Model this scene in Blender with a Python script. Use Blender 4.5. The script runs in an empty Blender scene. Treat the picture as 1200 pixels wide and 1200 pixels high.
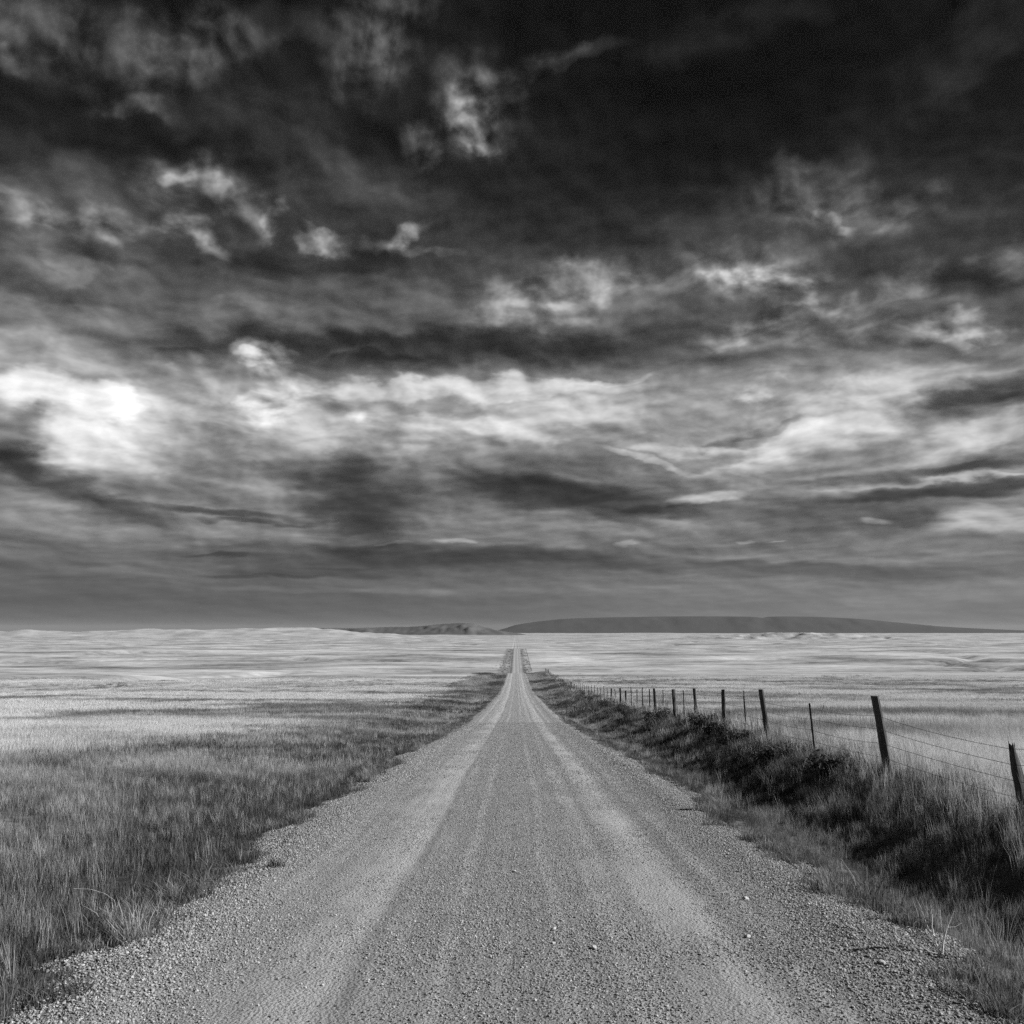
import bpy, math, random
import numpy as np

scene = bpy.context.scene
col = scene.collection
rng = np.random.default_rng(7)
random.seed(7)
R = math.radians

# ------------------------------------------------------------------ camera
EYE = 2.33                                   # height of the lens above the road
cam_d = bpy.data.cameras.new('camera')
cam_d.sensor_width = 36.0
cam_d.lens = 33.0
cam_d.clip_start = 0.05
cam_d.clip_end = 90000.0
cam = bpy.data.objects.new('camera', cam_d)
cam.location = (0.0, 0.0, EYE)
cam.rotation_euler = (R(90 + 7.25), 0.0, R(0.26))
col.objects.link(cam)
scene.camera = cam

# ------------------------------------------------------------------ exposure
EXPOSURE = 0.8
scene.view_settings.view_transform = 'Standard'
scene.view_settings.look = 'None'
scene.view_settings.exposure = EXPOSURE
scene.view_settings.gamma = 1.0
scene.view_settings.use_curve_mapping = False
cy = scene.cycles
cy.max_bounces = 4
cy.diffuse_bounces = 2
cy.glossy_bounces = 1
cy.transmission_bounces = 2
cy.transparent_max_bounces = 4
cy.volume_bounces = 0
cy.caustics_reflective = False
cy.caustics_refractive = False
cy.use_denoising = False
cy.use_adaptive_sampling = True
cy.adaptive_threshold = 0.01
cy.adaptive_min_samples = 32
cy.sample_clamp_direct = 1.5
cy.sample_clamp_indirect = 1.5

SUN_EL, SUN_AZ = 29.0, 88.0                  # degrees; azimuth measured from +Y (the road) towards +X


class NT:
    """small helper to write node trees"""
    def __init__(self, tree):
        self.t = tree
        tree.nodes.clear()

    def n(self, kind, **kw):
        nd = self.t.nodes.new(kind)
        for k, v in kw.items():
            setattr(nd, k, v)
        return nd

    def put(self, sock, v):
        if isinstance(v, bpy.types.NodeSocket):
            self.t.links.new(v, sock)
        elif v is not None:
            sock.default_value = v

    def m(self, op, a, b=None, c=None, clamp=False):
        nd = self.n('ShaderNodeMath', operation=op, use_clamp=clamp)
        for i, v in enumerate((a, b, c)):
            self.put(nd.inputs[i], v)
        return nd.outputs[0]

    def v(self, op, a, b=None, c=None):
        nd = self.n('ShaderNodeVectorMath', operation=op)
        for i, x in enumerate((a, b, c)):
            self.put(nd.inputs[i], x)
        return nd.outputs['Value'] if op in ('LENGTH', 'DOT_PRODUCT') else nd.outputs[0]

    def xyz(self, x, y, z=0.0):
        nd = self.n('ShaderNodeCombineXYZ')
        for i, q in enumerate((x, y, z)):
            self.put(nd.inputs[i], q)
        return nd.outputs[0]

    def sep(self, vec):
        nd = self.n('ShaderNodeSeparateXYZ')
        self.put(nd.inputs[0], vec)
        return nd.outputs

    def noise(self, vec, scale, detail=4.0, rough=0.55, dist=0.0, out='Fac', lac=2.0):
        nd = self.n('ShaderNodeTexNoise')
        nd.noise_dimensions = '3D'
        self.put(nd.inputs['Vector'], vec)
        self.put(nd.inputs['Scale'], scale)
        nd.inputs['Detail'].default_value = detail
        nd.inputs['Roughness'].default_value = rough
        nd.inputs['Lacunarity'].default_value = lac
        nd.inputs['Distortion'].default_value = dist
        return nd.outputs[out] if out != 'Fac' else nd.outputs[0]

    def maprange(self, v, a, b, c, d, mode='SMOOTHSTEP'):
        nd = self.n('ShaderNodeMapRange', interpolation_type=mode)
        for i, x in enumerate((v, a, b, c, d)):
            self.put(nd.inputs[i], x)
        return nd.outputs[0]

    def mapping(self, vec, loc=(0, 0, 0), rot=(0, 0, 0), sc=(1, 1, 1), kind='POINT'):
        nd = self.n('ShaderNodeMapping', vector_type=kind)
        self.put(nd.inputs['Vector'], vec)
        nd.inputs['Location'].default_value = loc
        nd.inputs['Rotation'].default_value = rot
        nd.inputs['Scale'].default_value = sc
        return nd.outputs[0]

    def ramp(self, fac, stops, interp='LINEAR'):
        nd = self.n('ShaderNodeValToRGB')
        self.put(nd.inputs[0], fac)
        cr = nd.color_ramp
        cr.interpolation = interp
        while len(cr.elements) > 1:
            cr.elements.remove(cr.elements[-1])
        for i, (p, g) in enumerate(stops):
            e = cr.elements[0] if i == 0 else cr.elements.new(p)
            e.position = p
            e.color = (g, g, g, 1)
        return nd.outputs[0]

    def mix(self, f, a, b):
        nd = self.n('ShaderNodeMix', data_type='FLOAT')
        self.put(nd.inputs[0], f)
        self.put(nd.inputs[2], a)
        self.put(nd.inputs[3], b)
        return nd.outputs[0]


# ------------------------------------------------------------------ world: clear sky seen through a red filter, and its clouds
# cloud masses by compass direction: azimuth deg, elevation deg, half width deg, half height deg, tilt deg, tone, edge softness
VEILS = [
    (-25.85, 30.74, 12.2, 3.98, 0, 0.056, 1.0), (-8.6, 33.12, 9.75, 4.2, 10, 0.049, 1.0), (-23.54, 23.54, 15.39, 3.95, 0, 0.078, 1.0),
    (-10.03, 25.05, 11.8, 3.65, -10, 0.056, 1.0), (-0.26, 29.5, 11.06, 5.99, 0, 0.028, 1.0), (5.14, 20.96, 19.27, 3.83, 5, 0.071, 1.0),
    (19.64, 22.67, 11.81, 4.58, -8, 0.056, 1.0), (-16.07, 19.35, 19.69, 2.68, 0, 0.049, 1.0), (23.33, 28.67, 8.35, 2.78, 20, 0.028, 1.0),
    (20.35, 17.45, 13.62, 2.12, 0, 0.056, 1.0), (-25.1, 29.88, 4.12, 2.03, 0, -0.049, 1.0), (-15.11, 33.94, 3.53, 1.35, 0, 0.071, 1.0),
    (-29.51, 31.47, 2.88, 1.27, -30, 0.071, 1.0), (-18.52, 29.54, 6.72, 1.9, 0, 0.028, 1.0), (4.77, 33.21, 4.35, 0.56, 15, 0.064, 1.0),
    (-16.43, 28.52, 10.23, 1.46, -10, 0.049, 1.0), (-10.08, 27.34, 8.94, 2.53, -30, 0.056, 1.0), (15.12, 34.08, 8.17, 1.79, 10, 0.049, 1.0),
    (28.06, 30.92, 4.38, 2.16, 30, 0.049, 1.0), (13.87, 29.19, 12.71, 5.83, 0, -0.021, 1.0), (-27.64, 23.92, 5.82, 1.9, 0, 0.078, 1.0),
    (-6.76, 22.37, 1.8, 0.49, 0, 0.078, 1.0), (-24.64, 26.41, 4.62, 0.76, 0, -0.028, 1.0), (-28.29, 20.53, 5.7, 0.98, -18, 0.085, 1.0),
    (-26.91, 19.42, 6.79, 1.2, -5, 0.078, 1.0), (-29.68, 16.08, 10.97, 1.89, 0, 0.155, 1.0), (-27.3, 18.69, 2.89, 0.7, 20, 0.078, 1.0),
    (-20.9, 17.92, 11.57, 1.05, 5, 0.049, 1.0), (-15.07, 19.68, 6.78, 2.15, 35, 0.042, 1.0), (-14.64, 21.87, 9.1, 1.27, 0, -0.049, 1.0),
    (18.32, 25.78, 4.98, 0.99, -5, 0.064, 1.0), (27.21, 18.62, 2.86, 1.19, 0, -0.092, 1.0), (0.82, 19.55, 4.83, 1.34, 0, 0.071, 1.0),
    (9.92, 20.25, 4.69, 0.76, 20, 0.071, 1.0), (5.14, 20.96, 5.4, 1.32, -15, 0.078, 1.0), (15.51, 18.39, 3.91, 0.54, 0, -0.106, 1.0),
    (-19.38, 16.16, 12.77, 1.18, 6, -0.099, 1.0), (-20.29, 15.21, 3.7, 0.54, 0, -0.092, 1.0), (-2.41, 17.04, 11.87, 1.25, 2, -0.12, 1.0),
    (-9.81, 15.82, 6.97, 0.56, 0, -0.113, 1.0), (8.28, 17.37, 5.87, 1.34, 0, -0.035, 1.0), (23.98, 16.09, 9.98, 0.94, -8, -0.078, 1.0),
    (-26.73, 12.76, 5.02, 1.45, -4, 0.371, 0.5700000000000001), (-24.33, 12.82, 1.99, 1.48, 0, 0.106, 0.92), (-28.64, 12.82, 2.78, 1.12, 0, 0.071, 0.92),
    (-23.77, 10.72, 5.49, 2.93, 10, 0.247, 1.0), (-25.73, 10.33, 3.39, 1.58, 0, 0.127, 1.0), (-28.86, 10.97, 2.29, 1.02, 0, -0.141, 1.0),
    (-26.68, 8.14, 7.57, 1.36, -24, -0.169, 1.0), (-22.22, 6.73, 4.04, 0.87, -20, -0.106, 1.0), (-29.23, 9.1, 2.72, 1.53, 0, -0.141, 1.0),
    (-12.56, 12.42, 5.11, 2.83, 0, 0.106, 1.0), (-18.76, 12.8, 3.75, 1.64, 0, 0.049, 1.0), (-18.64, 9.85, 4.79, 2.21, 0, -0.056, 1.0),
    (-6.64, 14.72, 5.6, 0.85, 0, 0.155, 0.72), (0.81, 14.71, 8.91, 0.8, -2, 0.265, 0.72), (6.12, 14.88, 3.54, 0.28, 4, 0.106, 1.0),
    (-2.39, 13.21, 8.87, 1.38, 0, 0.141, 1.0), (5.05, 13.16, 6.48, 1.26, 0, 0.106, 1.0), (-4.51, 13.54, 3.26, 0.8, 0, -0.148, 1.0),
    (-6.07, 11.61, 4.11, 1.5, 25, 0.12, 1.0), (-0.26, 12.19, 4.75, 0.81, -12, 0.106, 1.0), (-10.53, 13.37, 1.15, 0.79, 0, -0.099, 1.0),
    (-9.14, 8.19, 4.02, 4.6, -30, -0.162, 1.0), (-11.72, 9.66, 3.41, 1.26, 0, -0.12, 1.0), (-9.88, 7.15, 2.86, 2.87, 0, -0.071, 1.0),
    (-2.37, 9.33, 7.05, 2.33, 10, -0.078, 1.0), (4.46, 8.0, 8.72, 1.28, -7, -0.184, 1.0), (1.85, 9.33, 8.22, 2.33, 0, -0.092, 1.0),
    (8.08, 7.17, 5.17, 0.69, 0, -0.092, 1.0), (3.96, 10.34, 5.29, 1.51, 0, -0.042, 1.0), (9.66, 9.2, 3.44, 1.15, 0, -0.071, 1.0),
    (10.28, 13.51, 3.46, 1.7, 0, -0.042, 1.0), (20.14, 12.76, 7.84, 1.63, 14, 0.155, 1.0), (17.21, 11.14, 7.54, 1.22, 8, 0.162, 1.0),
    (25.43, 10.31, 5.78, 1.57, 14, 0.141, 1.0), (26.86, 12.87, 5.68, 1.54, 12, -0.198, 1.0), (24.69, 12.73, 2.94, 0.73, 0, -0.12, 1.0),
    (28.15, 13.28, 2.31, 1.52, 0, -0.106, 1.0), (13.27, 11.35, 3.93, 0.51, 6, -0.176, 0.92), (11.98, 10.14, 2.83, 0.51, 8, -0.155, 0.92),
    (15.53, 11.99, 3.85, 0.33, 6, -0.12, 1.0), (13.72, 9.82, 5.56, 0.9, 0, 0.162, 1.0), (22.77, 10.04, 2.51, 0.54, 12, -0.078, 1.0),
    (23.6, 8.88, 8.39, 0.43, 1, -0.141, 1.0), (26.64, 9.13, 5.18, 0.73, 3, -0.12, 1.0), (25.71, 7.7, 8.56, 0.68, 1, -0.198, 1.0),
    (24.88, 8.32, 7.73, 0.21, 1, 0.106, 1.0), (27.29, 5.88, 3.69, 1.14, 0, 0.219, 0.82), (25.16, 5.38, 2.87, 0.63, 0, 0.071, 1.0),
    (18.94, 6.85, 8.88, 1.43, -4, -0.099, 1.0), (23.45, 6.07, 2.95, 0.75, -10, -0.085, 1.0), (11.16, 7.87, 2.72, 0.51, 5, 0.212, 0.82),
    (20.76, 6.19, 1.33, 0.27, 0, 0.162, 0.92), (9.7, 10.73, 2.3, 0.46, 0, 0.141, 0.92), (8.14, 10.16, 3.47, 0.35, -12, 0.162, 0.92),
    (8.59, 6.75, 5.15, 0.46, -10, 0.085, 1.0), (-17.33, 7.08, 5.9, 0.39, 0, -0.162, 0.92), (-15.62, 6.64, 4.37, 0.22, 2, -0.141, 0.92),
    (-23.98, 6.17, 8.35, 1.28, 0, 0.078, 1.0), (-14.11, 5.62, 14.17, 0.68, 0, 0.049, 1.0), (-8.55, 4.6, 16.27, 0.92, 0, -0.12, 1.0),
    (-11.57, 3.64, 6.71, 0.46, 0, -0.092, 1.0), (0.78, 4.39, 11.56, 0.93, 0, -0.078, 1.0), (-17.47, 4.44, 2.13, 0.17, 0, -0.085, 1.0),
    (-15.51, 3.38, 4.88, 0.17, 0, -0.071, 1.0), (7.28, 5.28, 1.61, 0.23, 3, 0.141, 1.0), (-4.7, 5.46, 1.98, 0.23, 0, 0.155, 0.92),
    (-8.31, 5.27, 1.15, 0.17, 0, 0.085, 1.0), (14.57, 5.45, 0.55, 0.17, 0, 0.141, 1.0), (15.93, 5.36, 0.86, 0.11, 0, 0.127, 1.0),
    (15.0, 3.58, 13.94, 0.67, -3, -0.092, 1.0), (24.11, 1.87, 8.66, 1.05, 4, 0.049, 1.0), (18.73, 1.7, 21.28, 3.28, 0, 0.071, 1.0),
    (1.82, 2.57, 17.03, 0.46, 0, 0.028, 1.0), (-9.53, 2.54, 11.23, 0.29, 0, 0.042, 1.0), (-20.18, 1.93, 17.21, 1.63, 0, -0.028, 1.0),
    (-26.48, 4.64, 6.59, 1.36, 0, -0.035, 1.0), (22.02, 4.06, 7.98, 0.32, 0, 0.049, 1.0), (12.07, 4.29, 8.87, 0.28, 0, 0.035, 1.0),
]
PUFFS = [
    (-28.14, 31.02, 7.36, 2.38, 0, 0.112, 1.0), (-19.91, 32.04, 5.84, 2.26, 15, 0.156, 0.92), (-9.17, 33.91, 4.6, 3.45, 20, 0.194, 0.92),
    (-30.12, 29.37, 1.88, 0.78, 0, 0.134, 0.92), (-23.15, 28.88, 3.96, 0.93, 5, 0.127, 1.0), (-2.2, 30.59, 3.73, 3.24, -20, 0.186, 1.0),
    (-2.04, 30.37, 2.11, 1.97, -10, 0.171, 1.0), (-1.81, 28.95, 1.36, 0.81, 0, 0.186, 1.0), (-6.21, 28.92, 1.96, 1.2, 0, 0.179, 1.0),
    (1.97, 32.62, 3.75, 0.86, 12, 0.149, 1.0), (-20.55, 25.55, 4.6, 1.97, 10, 0.127, 1.0), (-19.31, 25.36, 2.31, 1.2, -20, 0.179, 0.92),
    (-21.26, 25.22, 1.34, 0.74, 0, 0.112, 1.0), (-29.9, 22.4, 3.24, 1.42, -20, 0.149, 1.0), (-25.31, 22.28, 6.02, 1.28, 5, 0.156, 1.0),
    (-19.93, 22.79, 2.6, 0.92, -20, 0.205, 0.92), (-16.61, 24.24, 1.36, 2.05, 35, 0.186, 0.92), (-14.96, 23.81, 1.72, 0.83, 10, 0.231, 0.82),
    (-7.21, 23.55, 2.65, 0.91, 28, 0.231, 0.82), (-10.24, 22.82, 3.55, 0.75, 0, 0.127, 0.92), (-12.19, 22.97, 1.4, 0.53, 0, 0.134, 0.92),
    (-4.6, 22.3, 1.7, 0.43, 0, 0.112, 1.0), (14.58, 20.64, 5.38, 1.92, -8, 0.156, 1.0), (15.82, 20.05, 2.8, 1.07, -25, 0.171, 1.0),
    (13.06, 21.1, 2.88, 0.75, 0, 0.127, 1.0), (18.73, 23.93, 6.02, 2.53, -15, 0.127, 1.0), (19.9, 22.86, 2.43, 0.61, -30, 0.168, 1.0),
    (24.37, 22.88, 2.53, 1.48, 40, 0.104, 1.0), (20.89, 18.8, 6.83, 1.15, 5, 0.142, 1.0), (12.96, 17.71, 3.43, 1.1, 8, 0.179, 0.92),
    (18.41, 16.92, 7.55, 0.86, 0, 0.097, 1.0), (26.0, 16.48, 4.36, 0.71, 5, 0.231, 0.82), (28.96, 19.44, 2.32, 0.97, 20, 0.097, 1.0),
    (2.44, 20.28, 8.42, 2.21, 10, 0.171, 1.0), (-14.43, 15.82, 2.37, 0.88, 0, 0.224, 0.82), (-15.02, 15.43, 1.46, 0.44, 0, 0.149, 0.92),
    (-14.62, 13.67, 2.52, 2.01, 20, 0.205, 0.92), (-15.34, 13.03, 1.67, 1.34, 0, 0.13, 0.92), (-11.85, 14.47, 2.3, 1.12, 0, 0.104, 1.0),
    (-8.45, 12.94, 1.52, 0.69, 0, 0.149, 0.92), (14.59, 13.54, 1.9, 0.89, 0, 0.194, 0.92),
]

world = bpy.data.worlds.new('World')
scene.world = world
world.use_nodes = True
world.cycles.sampling_method = 'NONE'            # the sky is smooth: no need for an importance map
t = NT(world.node_tree)
dirv = t.n('ShaderNodeTexCoord').outputs['Generated']
sx, sy, sz = t.sep(dirv)
az = t.m('MULTIPLY', t.m('ARCTAN2', sx, sy), 180 / math.pi)
el = t.m('MULTIPLY', t.m('ARCSINE', sz), 180 / math.pi)
elp = t.m('MAXIMUM', el, -1.0)
# clouds lie in sheets, so they flatten towards the horizon
flat = t.m('MULTIPLY', t.m('LOGARITHM', t.m('ADD', elp, 10.0), math.e), 7.0)
nc = t.xyz(t.m('MULTIPLY', az, 0.16), flat, 0.0)
half = (0.5, 0.5, 0.5)
w1 = t.v('SUBTRACT', t.noise(nc, 0.6, 2, 0.5, out='Color'), half)
w2 = t.v('SUBTRACT', t.noise(nc, 2.0, 6, 0.5, out='Color'), half)
hgt = t.maprange(el, 0.0, 22.0, 0.14, 1.0, 'LINEAR')
wv = t.v('ADD', t.v('MULTIPLY', w1, (5.0, 3.6, 0.0)), t.v('MULTIPLY', w2, (4.4, 3.6, 0.0)))
wx, wy, _ = t.sep(wv)
wy = t.m('MULTIPLY', wy, hgt)
px_ = t.m('ADD', az, wx)
py_ = t.m('ADD', el, wy)
wel = t.m('MULTIPLY_ADD', wy, 0.4, el)
xx, xy, yy = t.m('MULTIPLY', px_, px_), t.m('MULTIPLY', px_, py_), t.m('MULTIPLY', py_, py_)


def masses(rows, acc):
    """sum of soft elliptical cloud masses"""
    for i, (a, e, ra, re, ti, amp, soft) in enumerate(rows):
        if i % 30 == 0:      # each block waits for the one before (Cycles' node stack is small)
            quad = t.xyz(xx, xy, t.m('MULTIPLY_ADD', acc, 1e-9, yy))
            lin = t.xyz(px_, py_, acc)
        c_, s_ = math.cos(R(ti)), math.sin(R(ti))
        A = (c_ / ra) ** 2 + (s_ / re) ** 2
        B = 2 * c_ * s_ * (1 / ra ** 2 - 1 / re ** 2)
        C = (s_ / ra) ** 2 + (c_ / re) ** 2
        r2 = t.m('ADD', t.v('DOT_PRODUCT', quad, (A, B, C)), t.v('DOT_PRODUCT', lin, (-2 * A * a - B * e, -2 * C * e - B * a, 0.0)))
        k = A * a * a + B * a * e + C * e * e
        b = t.maprange(r2, (1.0 - soft) ** 2 - k, 1.0 - k, amp, 0.0)
        acc = t.m('ADD', b, acc)
    return acc


# tone of the sky by elevation (cloud cover thins upwards), then veils and shaded bases, then puffs
tone = t.m('MULTIPLY', t.ramp(t.maprange(wel, -2.0, 38.0, 0.0, 1.0, 'LINEAR'), [(0.0435, 0.3137), (0.082, 0.3373), (0.1273, 0.3686), (0.1792, 0.4235), (0.2313, 0.4471), (0.2833, 0.4784), (0.3352, 0.5412), (0.3998, 0.5412), (0.4305, 0.4784), (0.4585, 0.298), (0.514, 0.2588), (0.5883, 0.1804), (0.6606, 0.1333), (0.7537, 0.0941), (0.8423, 0.0745), (0.9465, 0.0667), (0.9664, 0.0667)], 'EASE'), 1.0)
tone = masses(VEILS, tone)
puff = masses(PUFFS, t.m('MULTIPLY', tone, t.maprange(el, 3.0, 11.0, 0.03, 0.14)))
# billows, with one side lit: the same noise read a little towards the sun
bc = t.v('ADD', t.v('MULTIPLY', nc, (1.3, 1.35, 1.0)), t.v('MULTIPLY', w1, (0.25, 0.25, 0.25)))
b1 = t.noise(bc, 1.7, 7, 0.48, 0.15)
b2 = t.noise(t.v('ADD', bc, (0.08, 0.12, 0.0)), 1.7, 3, 0.45, 0.15)
bil = t.maprange(b1, 0.32, 0.70, 0.0, 1.0)
side = t.m('SUBTRACT', b1, b2)
ptex = t.m('MULTIPLY_ADD', side, 2.4, t.m('MULTIPLY_ADD', bil, 0.95, 0.34))
tone = t.m('MULTIPLY_ADD', puff, ptex, tone)
# fibres and streaks in the veils
n2 = t.noise(t.mapping(t.v('ADD', nc, t.v('MULTIPLY', w1, (1.6, 1.6, 0.0))), rot=(0, 0, R(-12)), sc=(0.7, 1.7, 1)), 1.1, 7, 0.52)
n3 = t.noise(t.mapping(t.v('ADD', nc, t.v('MULTIPLY', w1, (1.2, 1.2, 0.0))), rot=(0, 0, R(28)), sc=(0.5, 2.2, 1)), 2.2, 6, 0.54, 0.3)
det = t.m('MULTIPLY_ADD', t.m('SUBTRACT', n2, 0.5), 0.55, t.m('MULTIPLY_ADD', t.m('SUBTRACT', n3, 0.5), 0.25, t.m('MULTIPLY', side, 0.7)))
amp_ = t.m('MULTIPLY', det, t.m('MULTIPLY_ADD', tone, 0.8, 0.06))
low = t.maprange(el, 0.0, 5.0, 0.2, 1.0)
tone = t.m('MULTIPLY_ADD', amp_, low, tone)
tone = t.m('MAXIMUM', tone, 0.04)
# shoulder so the brightest tops keep their modelling
tone = t.m('SUBTRACT', tone, t.m('MULTIPLY', t.m('POWER', t.m('MAXIMUM', t.m('SUBTRACT', tone, 0.7), 0.0), 1.5), 0.55))
cloud = t.m('POWER', tone, 2.2)
sky = t.n('ShaderNodeTexSky', sky_type='NISHITA')
sky.sun_disc = False
sky.sun_elevation = R(SUN_EL)
sky.sun_rotation = R(SUN_AZ)
sky.air_density = 1.0
sky.dust_density = 0.6
sepc = t.n('ShaderNodeSeparateColor')
t.put(sepc.inputs[0], sky.outputs[0])
clear = t.m('MULTIPLY', sepc.outputs[0], 0.012)              # red channel only: blue air goes almost black
lum = t.m('ADD', t.m('MULTIPLY', cloud, 10.0 / 2 ** EXPOSURE), clear)
bg = t.n('ShaderNodeBackground')
t.put(bg.inputs['Color'], lum)
bg.inputs['Strength'].default_value = 0.1
wo = t.n('ShaderNodeOutputWorld')
t.put(wo.inputs['Surface'], bg.outputs[0])

# ------------------------------------------------------------------ sun
sun_d = bpy.data.lights.new('sun', 'SUN')
sun_d.energy = 4.8
sun_d.angle = R(0.53)
sun_d.color = (1.0, 1.0, 1.0)
sun = bpy.data.objects.new('sun', sun_d)
sun.rotation_euler = (R(90 - SUN_EL), 0.0, R(180 - SUN_AZ))
sun.location = (60, 10, 40)
col.objects.link(sun)

# ------------------------------------------------------------------ small tools
def tag(o, label=None, cat=None, group=None, kind=None):
    for k, v in (('label', label), ('category', cat), ('group', group), ('kind', kind)):
        if v:
            o[k] = v
    return o


def mesh_obj(name, verts, faces, mat=None, parent=None, smooth=False, link=True):
    me = bpy.data.meshes.new(name)
    me.from_pydata(verts if isinstance(verts, list) else [tuple(v) for v in np.asarray(verts).tolist()], [], faces)
    me.update()
    if mat:
        me.materials.append(mat)
    if smooth:
        me.polygons.foreach_set('use_smooth', np.ones(len(me.polygons), dtype=bool))
    o = bpy.data.objects.new(name, me)
    if link:
        col.objects.link(o)
    if parent:
        o.parent = parent
    return o


def empty(name, loc=(0, 0, 0), rz=0.0):
    o = bpy.data.objects.new(name, None)
    o.location = loc
    o.rotation_euler = (0, 0, rz)
    o.empty_display_size = 0.2
    col.objects.link(o)
    return o


def grid_obj(name, xs, ys, zf, mat, smooth=True):
    """a sheet over the lines xs, ys with heights zf(X, Y)"""
    X, Y = np.meshgrid(xs, ys)
    Z = zf(X, Y)
    nx, ny = len(xs), len(ys)
    co = np.stack([X, Y, Z], -1).reshape(-1, 3).astype(np.float32)
    i = np.arange(nx * ny).reshape(ny, nx)
    q = np.stack([i[:-1, :-1], i[:-1, 1:], i[1:, 1:], i[1:, :-1]], -1).reshape(-1, 4)
    me = bpy.data.meshes.new(name)
    me.vertices.add(len(co))
    me.vertices.foreach_set('co', co.ravel())
    me.loops.add(q.size)
    me.loops.foreach_set('vertex_index', q.ravel().astype(np.int32))
    me.polygons.add(len(q))
    me.polygons.foreach_set('loop_start', np.arange(0, q.size, 4, dtype=np.int32))
    me.update(calc_edges=True)
    if smooth:
        me.polygons.foreach_set('use_smooth', np.ones(len(q), dtype=bool))
    me.materials.append(mat)
    o = bpy.data.objects.new(name, me)
    col.objects.link(o)
    return o


def _hash(ix, iy, seed):
    h = (ix.astype(np.int64) * 374761393 + iy.astype(np.int64) * 668265263 + seed * 1442695041) & 0x7fffffff
    h = ((h ^ (h >> 13)) * 1274126177) & 0x7fffffff
    return ((h ^ (h >> 16)) & 0xffff) / 65535.0


def vnoise(x, y, seed=0):
    """value noise, 0..1"""
    x = np.asarray(x, dtype=np.float64); y = np.asarray(y, dtype=np.float64)
    x0, y0 = np.floor(x), np.floor(y)
    fx, fy = x - x0, y - y0
    fx = fx * fx * (3 - 2 * fx); fy = fy * fy * (3 - 2 * fy)
    a, b = _hash(x0, y0, seed), _hash(x0 + 1, y0, seed)
    c, d = _hash(x0, y0 + 1, seed), _hash(x0 + 1, y0 + 1, seed)
    return (a * (1 - fx) + b * fx) * (1 - fy) + (c * (1 - fx) + d * fx) * fy


def fbm(x, y, seed=0, oct=4):
    s, a, tot = 0.0, 1.0, 0.0
    for k in range(oct):
        s = s + a * vnoise(x * 2 ** k, y * 2 ** k, seed + 17 * k)
        tot += a
        a *= 0.5
    return s / tot


def sstep(v, a, b):
    u = np.clip((v - a) / (b - a), 0, 1)
    return u * u * (3 - 2 * u)


def pchip(xk, yk):
    xk = np.asarray(xk, float); yk = np.asarray(yk, float)
    h = np.diff(xk); dl = np.diff(yk) / h
    m = np.zeros_like(xk)
    for i in range(1, len(xk) - 1):
        if dl[i - 1] * dl[i] > 0:
            w1_, w2_ = 2 * h[i] + h[i - 1], h[i] + 2 * h[i - 1]
            m[i] = (w1_ + w2_) / (w1_ / dl[i - 1] + w2_ / dl[i])

    def f(x):
        x = np.clip(np.asarray(x, float), xk[0], xk[-1])
        i = np.clip(np.searchsorted(xk, x) - 1, 0, len(h) - 1)
        u = (x - xk[i]) / h[i]
        return ((1 + 2 * u) * (1 - u) ** 2 * yk[i] + u * (1 - u) ** 2 * h[i] * m[i]
                + u * u * (3 - 2 * u) * yk[i + 1] + u * u * (u - 1) * h[i] * m[i + 1])
    return f


# ------------------------------------------------------------------ the lie of the land (metres; the road runs along +Y)
PROFILE = pchip([-200, -60, 0, 5.5, 7.2, 10.8, 17.4, 24, 40, 65.8, 115, 170, 222, 280, 313, 345, 420, 520, 620, 704, 900, 1080, 1170, 1300, 1600, 2500, 5000, 9000, 20000, 60000],
                [3.0, 0.8, 0.02, 0, -.04, -.30, -.66, -1.0, -2.05, -3.65, -6.1, -8.4, -9.75, -10.8, -11.4, -12.9, -18.0, -23.4, -26.3, -26.5, -23.6, -20.0, -18.9, -22.5, -28.0, -32.0, -33.5, -34.5, -35.5, -36])
FENCE_X = pchip([-60, 0, 11, 16, 24, 33, 45, 61, 115, 280, 700, 1200], [5.6, 5.6, 5.78, 6.15, 6.3, 6.9, 7.0, 7.5, 8.4, 9.5, 11.2, 11.5])
BANK = pchip([-60, 0, 16, 30, 45, 115, 300, 400, 3000], [.86, .86, .72, .85, 1.0, 0.95, .5, .2, 0.0])
ROAD_HALF = 3.25


def verge(x, y):
    """height of the land across the road, relative to the road's crown"""
    ax = np.abs(x)
    under = -0.32 * (1 - sstep(ax, 2.55, 2.95))
    fx = FENCE_X(y)
    bk = BANK(y)
    # left: shallow swale, then the level field
    left = -0.05 - 0.28 * sstep(ax, 3.2, 4.9) + 0.34 * sstep(ax, 5.4, 9.5)
    # right: ditch, then a bank up to the fence and the field beyond it
    right = -0.05 - 0.20 * sstep(ax, 3.2, 4.4) + (bk + 0.22) * sstep(ax, 3.9, fx + .9)
    side = np.where(x < 0, left, right)
    return side + under


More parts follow.
